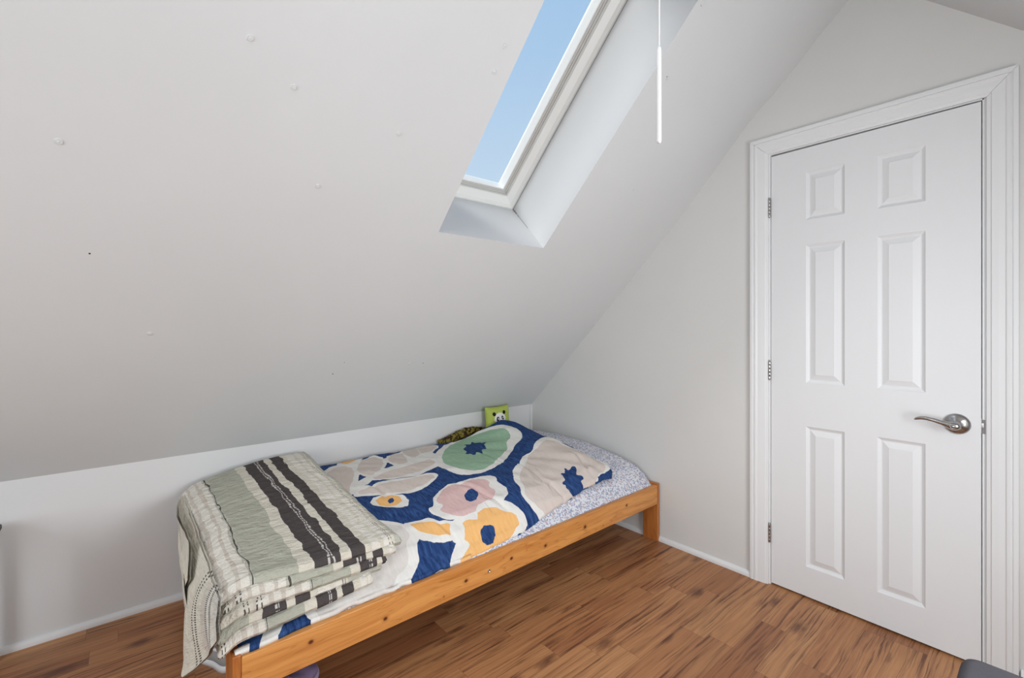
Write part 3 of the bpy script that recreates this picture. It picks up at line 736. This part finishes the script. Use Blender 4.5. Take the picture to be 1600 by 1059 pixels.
def comforter():
    f = lambda pts: [q2(*p) for p in pts]
    front = [(-2.135, -1.118), (-2.09, -1.120), (-1.95, YF(-1.95) - 0.004), (-1.6, YF(-1.6) - 0.002), (-1.43, YF(-1.43) - 0.002), (-1.25, -1.078), (-1.08, -1.066)] + f([(812, 830), (828, 818), (846, 804), (864, 792), (887, 778), (910, 762), (933, 751), (956, 741)])
    head = f([(956, 741), (957, 731), (948, 719)]) + [(-0.30, -0.86), (-0.29, -0.7), (-0.285, -0.5), (-0.285, -0.3), (-0.30, -0.20), (-0.33, -0.155)]
    back = [(-2.13, -0.06), (-1.6, -0.055), (-1.0, -0.05), (-0.86, -0.055), (-0.76, -0.075), (-0.60, -0.085), (-0.52, -0.13), (-0.33, -0.155)]
    foot = [front[0], (-2.135, -0.6), back[0]]
    NU, NV = 320, 170
    seams = [[c2([p])[0] for p in q] for q in (((735, 425), (905, 565)), ((1040, 380), (1110, 460)), ((420, 545), (640, 660)), ((530, 372), (640, 420)), ((850, 520), (985, 620)))]
    seams += [[c6([p])[0] for p in q] for q in (((540, 520), (640, 590)), ((860, 690), (1080, 790)), ((1100, 840), (1190, 930)))]
    seams.append([cp([(606, 876)])[0], cp([(614, 922)])[0]])
    G = coons(front, back, foot, head, NU, NV); vs, uv, fs = [], [], []
    for i in range(NU + 1):
        for j in range(NV + 1):
            x, y = G[i][j]; z = Hc(x, y)
            # rounded hem
            du = min(i / NU * 1.8, (NU - i) / NU * 1.8); dv = min(j / NV, (NV - j) / NV); d_ = min(du, dv)
            z += 0.0050 * nz(x * 7, y * 7, 1) + 0.004 * nz(x * 15 + y * 6, y * 11, 3) + 0.0022 * abs(nz(x * 30, y * 20, 8))
            for (ax, ay), (bx, by) in seams:
                L_ = math.hypot(bx - ax, by - ay); tx, ty = (bx - ax) / L_, (by - ay) / L_
                s_ = (x - ax) * tx + (y - ay) * ty; n_ = (x - ax) * ty - (y - ay) * tx + 0.006 * math.sin(s_ * 30)
                if -0.05 < s_ < L_ + 0.05 and abs(n_) < 0.08:
                    z -= (0.0075 * math.exp(-(n_ / 0.008) ** 2) - 0.003 * math.exp(-((abs(n_) - 0.025) / 0.015) ** 2)) * sm(-0.05, 0.02, s_) * sm(L_ + 0.05, L_ - 0.02, s_)
            # soft creases fanning over the hump
            z += 0.006 * math.sin((x * 0.8 + y * 0.5) * 42 + 3 * nz(x * 3, y * 3, 4)) * sm(-0.95, -0.6, x) * (0.4 + nz(x * 5, y * 5, 6))
            if d_ < 0.022: z -= 0.016 * (1 - d_ / 0.022) ** 2
            if x > -0.36: z -= (0.02 + 0.9 * max(0, Hc(x, y) - Hm(x, y) - 0.04)) * sm(-0.36, -0.285, x) * 0.5
            if x < -2.08: z -= 0.02 * sm(-2.08, -2.135, x)
            if y < YF(x) + 0.002: z = max(z, 0.338 + 0.004 * nz(x * 14, 0, 0)) - 0.05 * sm(0.0, 0.035, (YF(x) - 0.012) - y) * sm(-2.02, -2.10, x) * 0.2
            vs.append((x, y, z)); uv.append((x, y))
    k = lambda i, j: i * (NV + 1) + j
    for i in range(NU):
        for j in range(NV): fs.append((k(i, j), k(i + 1, j), k(i + 1, j + 1), k(i, j + 1)))
    o = from_data('comforter', vs, fs, comforter_mat(), None, True, uv)
    s = o.modifiers.new('thickness', 'SOLIDIFY'); s.thickness = 0.014; s.offset = -1
    tag(o, 'navy blue comforter with large white, green, pink and orange painted flowers, spread over the bed', 'comforter')
comforter()

# ------------------------------------------------------------------ folded striped quilt
def quilt_mat():
    t = NT('striped_quilt_cloth', 0.9, 0.1); v = t.coord('UV'); ob = t.coord('Object')
    U, V, _ = t.sep(v)
    wv = t.math('MULTIPLY', t.math('SUBTRACT', t.noise(t.comb(t.math('MULTIPLY', U, 2.0), V, 0.3), 14, 2), 0.5), 0.045)
    s = t.math('ADD', U, t.math('MULTIPLY', wv, t.math('LESS_THAN', V, 4.0)))   # the hanging end keeps straight stitches (its V starts at 6)
    CR, WH, SG, DK, BG, GY = srgb(218, 211, 196), srgb(228, 222, 211), srgb(180, 179, 164), srgb(74, 67, 67), srgb(209, 199, 187), srgb(190, 188, 176)
    st = [(0.0, CR), (0.045, BG), (0.065, WH), (0.12, BG), (0.135, WH), (0.165, BG), (0.19, WH), (0.225, BG), (0.245, WH), (0.275, GY), (0.295, SG), (0.452, CR), (0.50, DK), (0.605, CR), (0.64, DK), (0.70, CR), (0.735, WH), (0.78, CR), (0.80, WH), (0.845, CR), (0.87, GY)]
    sr = t.math('MULTIPLY_ADD', s, 0.80, 0.125)
    c = t.ramp(sr, st + [(0.999, GY)], 'CONSTANT')
    def dashes(c, at, wd, col, freq, duty=0.55, amt=0.9):
        ln = t.math('LESS_THAN', t.math('ABSOLUTE', t.math('SUBTRACT', s, at)), wd)
        on = t.math('LESS_THAN', t.math('FRACT', t.math('MULTIPLY', V, freq)), duty)
        return t.mix(t.math('MULTIPLY', t.math('MULTIPLY', ln, on), amt), c, col)
    for a_ in (-0.145, -0.125, -0.07, -0.05): c = dashes(c, a_, 0.0045, srgb(40, 36, 36), 70)
    for a_ in (0.545, 0.560): c = dashes(c, a_, 0.0035, srgb(210, 205, 200), 60, 0.75)
    for a_ in (0.895, 0.910): c = dashes(c, a_, 0.003, srgb(70, 66, 62), 70, 0.6, 0.7)
    c = dashes(c, 0.205, 0.0035, srgb(70, 66, 58), 1, 2.0, 0.95)
    weave = t.noise(t.mapping(v, (500, 400, 1)), 1, 2)
    c = t.mix(t.math('MULTIPLY', weave, 0.12), c, (0.30, 0.28, 0.25, 1), 'MIX')
    t.color(c)
    pk = t.noise(t.mapping(v, (9, 26, 1)), 1.6, 4, 0.6)
    pk2 = t.noise(t.mapping(ob, (24, 24, 60)), 1.0, 3, 0.6)
    t.bump(t.math('ADD', t.math('MULTIPLY', pk, 1.0), t.math('MULTIPLY', pk2, 0.6)), 1.0, 0.015)
    return t.m
def quilt():
    vs, fs, uv = [], [], []
    def grid(P, UVf, nu, nv, closed_v=False):
        k0 = len(vs)
        for i in range(nu + 1):
            for j in range(nv + 1): vs.append(P[i][j]); uv.append(UVf(i / nu, j / nv))
        for i in range(nu):
            for j in range(nv): k = k0 + i * (nv + 1) + j; fs.append((k, k + nv + 1, k + nv + 2, k + 1))
    def puffy(corners, zt, th, s0, seed, ov=0.0, NU=90, NV=110, r=None):
        """closed cushion-like slab: corners BL, BR, FR, FL in room x, y; zt(u, v) its top"""
        r = r or th / 2
        BL, BR, FR, FL = corners
        for side in (1, -1):
            P = []
            for i in range(NU + 1):
                row = []
                # denser towards the rims
                u = 0.5 - 0.5 * math.cos(PI * i / NU); u = 0.35 * u + 0.65 * i / NU if 0 < i < NU else u
                for j in range(NV + 1):
                    v_ = 0.5 - 0.5 * math.cos(PI * j / NV); v_ = 0.35 * v_ + 0.65 * j / NV if 0 < j < NV else v_
                    x = (1 - v_) * ((1 - u) * BL[0] + u * BR[0]) + v_ * ((1 - u) * FL[0] + u * FR[0])
                    y = (1 - v_) * ((1 - u) * BL[1] + u * BR[1]) + v_ * ((1 - u) * FL[1] + u * FR[1])
                    W = 0.54; D = 1.0
                    dx = min(u, 1 - u) * W; dy = min(v_, 1 - v_) * D; d = min(dx, dy)
                    # wavy rims
                    wx = 0.010 * nz(y * 5, seed * 3.1, u * 2) + 0.004 * nz(y * 19, seed, 1)
                    wy = 0.012 * nz(x * 7, seed * 5.3, v_ * 2) + 0.004 * nz(x * 21, seed, 2)
                    x += wx; y += wy if v_ > 0.5 else wy * 0.3
                    h = 1.0 if d >= r else math.sqrt(max(0, 1 - (1 - d / r) ** 2))
                    top = zt(u, v_); mid = top - th / 2
                    bump_ = 0.0035 * nz(x * 16, y * 16, seed) + 0.003 * nz(x * 8, y * 40, seed + 4)
                    z = mid + side * (th / 2) * h + (bump_ if side > 0 else bump_ * 0.3) * h
                    z -= ov * (1 - sm(0.0, 0.16, u)) ** 2
                    row.append((x, y, z))
                P.append(row)
            if side < 0: P = P[::-1]
            grid(P, (lambda a, b: (s0 + a, b + seed * 0.37)) if side > 0 else (lambda a, b: (s0 + 1 - a, b + seed * 0.37)), NU, NV)
    # height of the very top, from its four measured corners
    ZT = lambda u, v_: ((1 - v_) * ((1 - u) * 0.512 + u * 0.592) + v_ * ((1 - u) * 0.492 + u * 0.478)) + 0.018 * math.sin(PI * u) * math.sin(PI * min(1, v_ * 1.1)) + 0.02 * sm(0.5, 0, v_) * math.sin(PI * u)
    def ZB(u, v_):
        x = -2.16 + 0.5 * u; y = -0.06 - 1.0 * v_; return Hc(x, y) + 0.006
    N = 5
    foot = {0: ((-2.160, -0.06), (-1.68, -0.06), (-1.715, -1.070), (-2.176, -1.122)),
            1: ((-2.160, -0.055), (-1.655, -0.055), (-1.675, -1.045), (-2.174, -1.102)),
            2: ((-2.160, -0.06), (-1.665, -0.06), (-1.665, -1.062), (-2.170, -1.085)),
            3: ((-2.158, -0.065), (-1.66, -0.065), (-1.630, -1.052), (-2.160, -1.060)),
            4: ((-2.168, -0.05), (-1.645, -0.045), (-1.600, -1.045), (-2.172, -1.038))}
    s0s = [-0.10, 0.22, -0.30, -0.16, 0.0]
    for k in range(N):
        zt = (lambda k: lambda u, v_: ZB(u, v_) + (ZT(u, v_) - ZB(u, v_)) * (k + 1) / N)(k)
        puffy(foot[k], zt, 0.030 if k < N - 1 else 0.040, s0s[k], k + 1.3, 0.024)
    # the loose end hanging over the foot of the bed, dashed stitching down its front half
    top = [(-2.166, -0.10 - 0.975 * i / 12, 0.495 - 0.015 * i / 12) for i in range(13)]
    bot_px = [(291, 850, -2.205), (296, 906, -2.21), (288, 935, -2.213), (286, 956, -2.215), (290, 975, -2.216), (299, 991, -2.216), (291, 1015, -2.224), (284, 1043, -2.230), (290, 1056, -2.230), (302, 1046, -2.220), (318, 1028, -2.206), (331, 1012, -2.196), (344, 999, -2.184)]
    bot = [tuple(at_x(a, b, c)) for a, b, c in bot_px]
    NA, NB = 110, 60
    T_, B_ = resample(top, NA), resample(bot, NA)
    for sgn in (0, 1):
        P = []
        for i in range(NA + 1):
            row = []
            for j in range(NB + 1):
                t_ = j / NB; p = Vector(T_[i]).lerp(Vector(B_[i]), t_)
                p.x += -0.030 * math.sin(PI * min(1, t_ * 1.05) ** 0.8) * (1 - 0.35 * t_) * (1 - 0.75 * sm(0.86, 1.0, i / NA)) + 0.007 * math.sin(i * 0.20 + 1.5 * t_) * t_ + 0.006 * nz(p.y * 12, p.z * 12, 7)
                p.x += 0.008 * sgn
                row.append(tuple(p))
            P.append(row)
        if sgn: P = P[::-1]
        grid(P, (lambda a, b: (-0.7575 + a * 0.75, 6 + b * 0.5)) if not sgn else (lambda a, b: (-0.0075 - a * 0.75, 6 + b * 0.5)), NA, NB)
    o = from_data('quilt', vs, fs, quilt_mat(), None, True, uv)
    tag(o, 'thick folded quilt with cream, sage and charcoal stripes at the foot of the bed', 'quilt')
    return o
quilt()

# ------------------------------------------------------------------ things by the pillow
def cushion():
    cx_, cy_, cz_ = -0.392, -0.075, 0.583
    e0 = empty('cushion', (cx_, cy_, 0.47), 'small lime green square cushion with a panda face, propped against the knee wall', 'cushion')
    S, T = 0.103, 0.034; NU = 36; bm = bmesh.new(); g = {}
    def P(u, v_, sd):
        px_ = u * S * (1 - 0.07 * (1 - v_ * v_)) ; pz_ = v_ * S * (1 - 0.07 * (1 - u * u))
        h = (max(0, 1 - u ** 4) * max(0, 1 - v_ ** 4)) ** 0.5
        return Vector((cx_ + px_, cy_ - sd * T * h + 0.10 * (pz_) + 0.002 * nz(u * 4, v_ * 4, sd), cz_ + pz_))
    for sd in (1, -1):
        for i in range(NU + 1):
            for j in range(NU + 1):
                rim = i in (0, NU) or j in (0, NU)
                if rim and sd < 0: g[sd, i, j] = g[1, i, j]
                else: g[sd, i, j] = bm.verts.new(P(i / NU * 2 - 1, j / NU * 2 - 1, sd))
        for i in range(NU):
            for j in range(NU): bm.faces.new((g[sd, i, j], g[sd, i + 1, j], g[sd, i + 1, j + 1], g[sd, i, j + 1]))
    o = from_bm('cover', bm, simple('lime_green_fabric', srgb(180, 194, 92), 0.85, 0, 300, 0.15, 0.2), None, True)
    def patch(name, fx, fz, rx, rz, mat, lift, rot=0.0, seg=28):
        bm = bmesh.new(); rings = []
        for q in range(5):
            rr = q / 4; ring_ = []
            for k in range(seg):
                a = 2 * PI * k / seg; ux, uz = math.cos(a) * rx * rr, math.sin(a) * rz * rr
                ux, uz = ux * math.cos(rot) - uz * math.sin(rot), ux * math.sin(rot) + uz * math.cos(rot)
                u, v_ = (fx + ux) / S, (fz + uz) / S
                p = P(u, v_, 1); p.y -= lift * (1 if q < 4 else -0.3); ring_.append(bm.verts.new(p))
            rings.append(ring_)
        bm.faces.new(rings[1]); 
        for a, b in zip(rings[1:-1], rings[2:]):
            for k in range(seg): bm.faces.new((a[k], a[(k + 1) % seg], b[(k + 1) % seg], b[k]))
        for vtx in rings[0]: bm.verts.remove(vtx)
        return from_bm(name, bm, mat, None, True)
    wh = simple('white_felt', srgb(228, 228, 224), 0.9); bk = simple('black_felt', srgb(22, 22, 24), 0.9)
    fx, fz = -0.002, 0.020
    parts = [o, patch('panda_ear', fx - 0.048, fz + 0.036, 0.016, 0.015, bk, 0.002), patch('panda_ear', fx + 0.040, fz + 0.042, 0.014, 0.015, bk, 0.002),
             patch('panda_face', fx, fz, 0.054, 0.046, wh, 0.003),
             patch('panda_eye_patch', fx - 0.022, fz + 0.002, 0.015, 0.019, bk, 0.005, -0.3), patch('panda_eye_patch', fx + 0.022, fz + 0.006, 0.012, 0.018, bk, 0.005, 0.4),
             patch('panda_eye', fx - 0.021, fz + 0.003, 0.005, 0.008, wh, 0.007), patch('panda_eye', fx + 0.022, fz + 0.007, 0.004, 0.007, wh, 0.007),
             patch('panda_nose', fx + 0.003, fz - 0.012, 0.008, 0.005, bk, 0.006)]
    keep(e0, *parts)
    for q in parts[4:]: q.parent = parts[3]
cushion()
def scarf():
    t = NT('olive_leopard_cloth', 0.8, 0.2); v = t.coord()
    n1 = t.noise(v, 55, 3, 0.6); n2 = t.noise(v, 90, 2)
    c = t.mix(t.ramp(n1, [(0.46, (0, 0, 0, 1)), (0.54, (1, 1, 1, 1))]), srgb(122, 110, 46), srgb(52, 36, 20))
    c = t.mix(t.ramp(n2, [(0.60, (0, 0, 0, 1)), (0.66, (1, 1, 1, 1))]), c, srgb(28, 20, 14)); t.color(c)
    bm = bmesh.new(); n = 40; pts = []; rad = []
    for i in range(n + 1):
        f = i / n; x = -0.83 + 0.36 * f
        pts.append((x, -0.036 + 0.004 * math.sin(i * 0.9), 0.496 + 0.040 * sm(0, 0.7, f) + 0.004 * nz(i * 0.4, 0, 0))); rad.append(0.006 + 0.020 * math.sin(PI * min(1, 0.12 + f * 0.9)) ** 0.7 + 0.004 * nz(i * 0.7, 3, 0))
    bm_tube(bm, pts, rad, 16, 1.1)
    for vtx in bm.verts:
        vtx.co += Vector((0, 0.003 * nz(vtx.co.x * 60, vtx.co.z * 60, 0), 0.005 * nz(vtx.co.x * 50, vtx.co.y * 60, 9))); vtx.co.y = min(vtx.co.y, -0.008)
    o = from_bm('cloth', bm, t.m, None, True)
    tag(o, 'crumpled olive and dark brown patterned cloth stuffed between comforter and knee wall', 'cloth')
scarf()

# ------------------------------------------------------------------ shoes under the bed's foot end
def shoe(name, loc, rz, mats, label, cat, L=0.25, Wd=0.09, open_top=True):
    e0 = empty(name, (0, 0, 0), label, cat)
    def outline(f):   # half width along the length 0 heel..1 toe
        return Wd / 2 * (0.62 + 0.38 * sm(0.25, 0.72, f)) * math.sqrt(max(0.0, 1 - max(0, (0.14 - f) / 0.14) ** 2)) * math.sqrt(max(0.0, 1 - max(0, (f - 0.74) / 0.26) ** 2))
    def shell(z0, z1f, ins, name_, mat, N=34, S=18, dome=False):
        bm = bmesh.new(); rings = []
        for i in range(N + 1):
            f = min(max(i / N, 0.002), 0.998); w2 = max(0.001, outline(f) - ins); zt = z1f(f); rg = []
            for k in range(S + 1):
                a = PI * k / S; cx = math.cos(a) * w2; 
                cz = z0 + (zt - z0) * (math.sin(a) ** (0.55 if dome else 0.25))
                rg.append(bm.verts.new((f * L, cx, cz)))
            rings.append(rg)
        for a, b in zip(rings[:-1], rings[1:]):
            for k in range(S): bm.faces.new((a[k], a[k + 1], b[k + 1], b[k]))
            bm.faces.new((a[S], a[0], b[0], b[S]))
        bm.faces.new(rings[0][::-1]); bm.faces.new(rings[-1])
        return from_bm(name_, bm, mat, e0, True)
    shell(0.0, lambda f: 0.024 - 0.006 * sm(0.3, 0.6, f), 0.0, 'sole', mats[0])
    shell(0.018, lambda f: 0.075 - 0.028 * sm(0.35, 0.7, f) - 0.02 * sm(0.75, 1, f), 0.005, 'upper', mats[1], dome=True)
    bm = bmesh.new(); pts = []
    for k in range(25):
        a = 2 * PI * k / 24; pts.append((L * 0.26 + math.cos(a) * L * 0.20, math.sin(a) * Wd * 0.27, 0.072 - 0.012 * math.cos(a) * 0.7 - 0.004 * abs(math.sin(a))))
    bm_tube(bm, pts, 0.006, 8); from_bm('collar', bm, mats[2], e0, True)
    e0.location = loc; e0.rotation_euler = (0, 0, rz)
    return e0
white_r = simple('white_rubber', srgb(215, 215, 216), 0.5); grey_c = simple('grey_mesh_cloth', srgb(150, 148, 146), 0.9); brown_c = simple('brown_suede', srgb(92, 74, 62), 0.9)
lilac = simple('lilac_foam', srgb(168, 150, 178), 0.7); lilac2 = simple('mauve_foam', srgb(130, 112, 144), 0.8)
shoe('sneaker', (-2.07, -0.66, 0.0), 1.9, (white_r, grey_c, white_r), 'white sneaker on the floor beneath the foot end of the bed', 'shoe')
shoe('slipper', (-2.04, -0.99, 0.0), 0.64, (lilac, lilac2, lilac), 'lilac slipper lying under the near side rail of the bed', 'slipper')

# ------------------------------------------------------------------ dark things cut by the frame
def stool():
    dk = simple('charcoal_upholstery', srgb(88, 85, 90), 0.95, 0, 500, 0.35, 0.4); mt = simple('black_metal', (0.03, 0.03, 0.03, 1), 0.45)
    c = at_z(1503, 1028, 0.45); x1, y1 = c.x + 0.012, c.y + 0.000; x0, y0 = x1 - 0.42, y1 - 0.42
    e0 = empty('upholstered_stool', ((x0 + x1) / 2, (y0 + y1) / 2, 0), 'charcoal upholstered seat cut off in the lower right corner, before the door', 'stool')
    bm = bmesh.new(); N = 40
    prof = [(0.0, 0.37), (-0.002, 0.385), (0.0, 0.40), (0.002, 0.436), (-0.001, 0.449), (-0.007, 0.458), (-0.02, 0.461)]
    loops = []
    for d, z in prof:
        lp = []; r = 0.035
        for cx, cy, a0 in ((x1 - r, y1 - r, 0), (x0 + r, y1 - r, PI / 2), (x0 + r, y0 + r, PI), (x1 - r, y0 + r, 1.5 * PI)):
            for k in range(7):
                a = a0 + PI / 2 * k / 6; lp.append(bm.verts.new((cx + math.cos(a) * (r + d), cy + math.sin(a) * (r + d), z)))
        loops.append(lp)
    for a, b in zip(loops[:-1], loops[1:]):
        for k in range(28): bm.faces.new((a[k], a[(k + 1) % 28], b[(k + 1) % 28], b[k]))
    bm.faces.new(loops[0][::-1]); bm.faces.new(loops[-1])
    s = from_bm('seat', bm, dk, None, True); pa = [s]
    for sx_ in (x0 + 0.04, x1 - 0.04):
        for sy_ in (y0 + 0.04, y1 - 0.04): pa.append(tube('leg', [(sx_, sy_, 0.0), (sx_, sy_, 0.375)], [0.010, 0.014], mt, None, 14, 1, Vector((1, 0, 0))))
    keep(e0, *pa)
stool()
def side_table():
    dk = simple('dark_grey_laminate', srgb(70, 69, 70), 0.5)
    yf = -0.34; p = at_y(3.6, 817, -0.03); x1 = p.x; zt = p.z
    e0 = empty('side_table', (x1 - 0.2, -0.19, 0), 'dark grey side table against the knee wall, cut by the left edge', 'side table')
    a = box('table_top', (x1 - 0.40, yf, zt - 0.022), (x1, -0.03, zt), dk, None, 0.007, 3); pa = [a]
    for lx in (x1 - 0.385, x1 - 0.033):
        for ly in (yf + 0.02, -0.06): pa.append(box('leg', (lx, ly, 0), (lx + 0.026, ly + 0.026, zt - 0.02), dk, None, 0.002))
    keep(e0, *pa)
side_table()
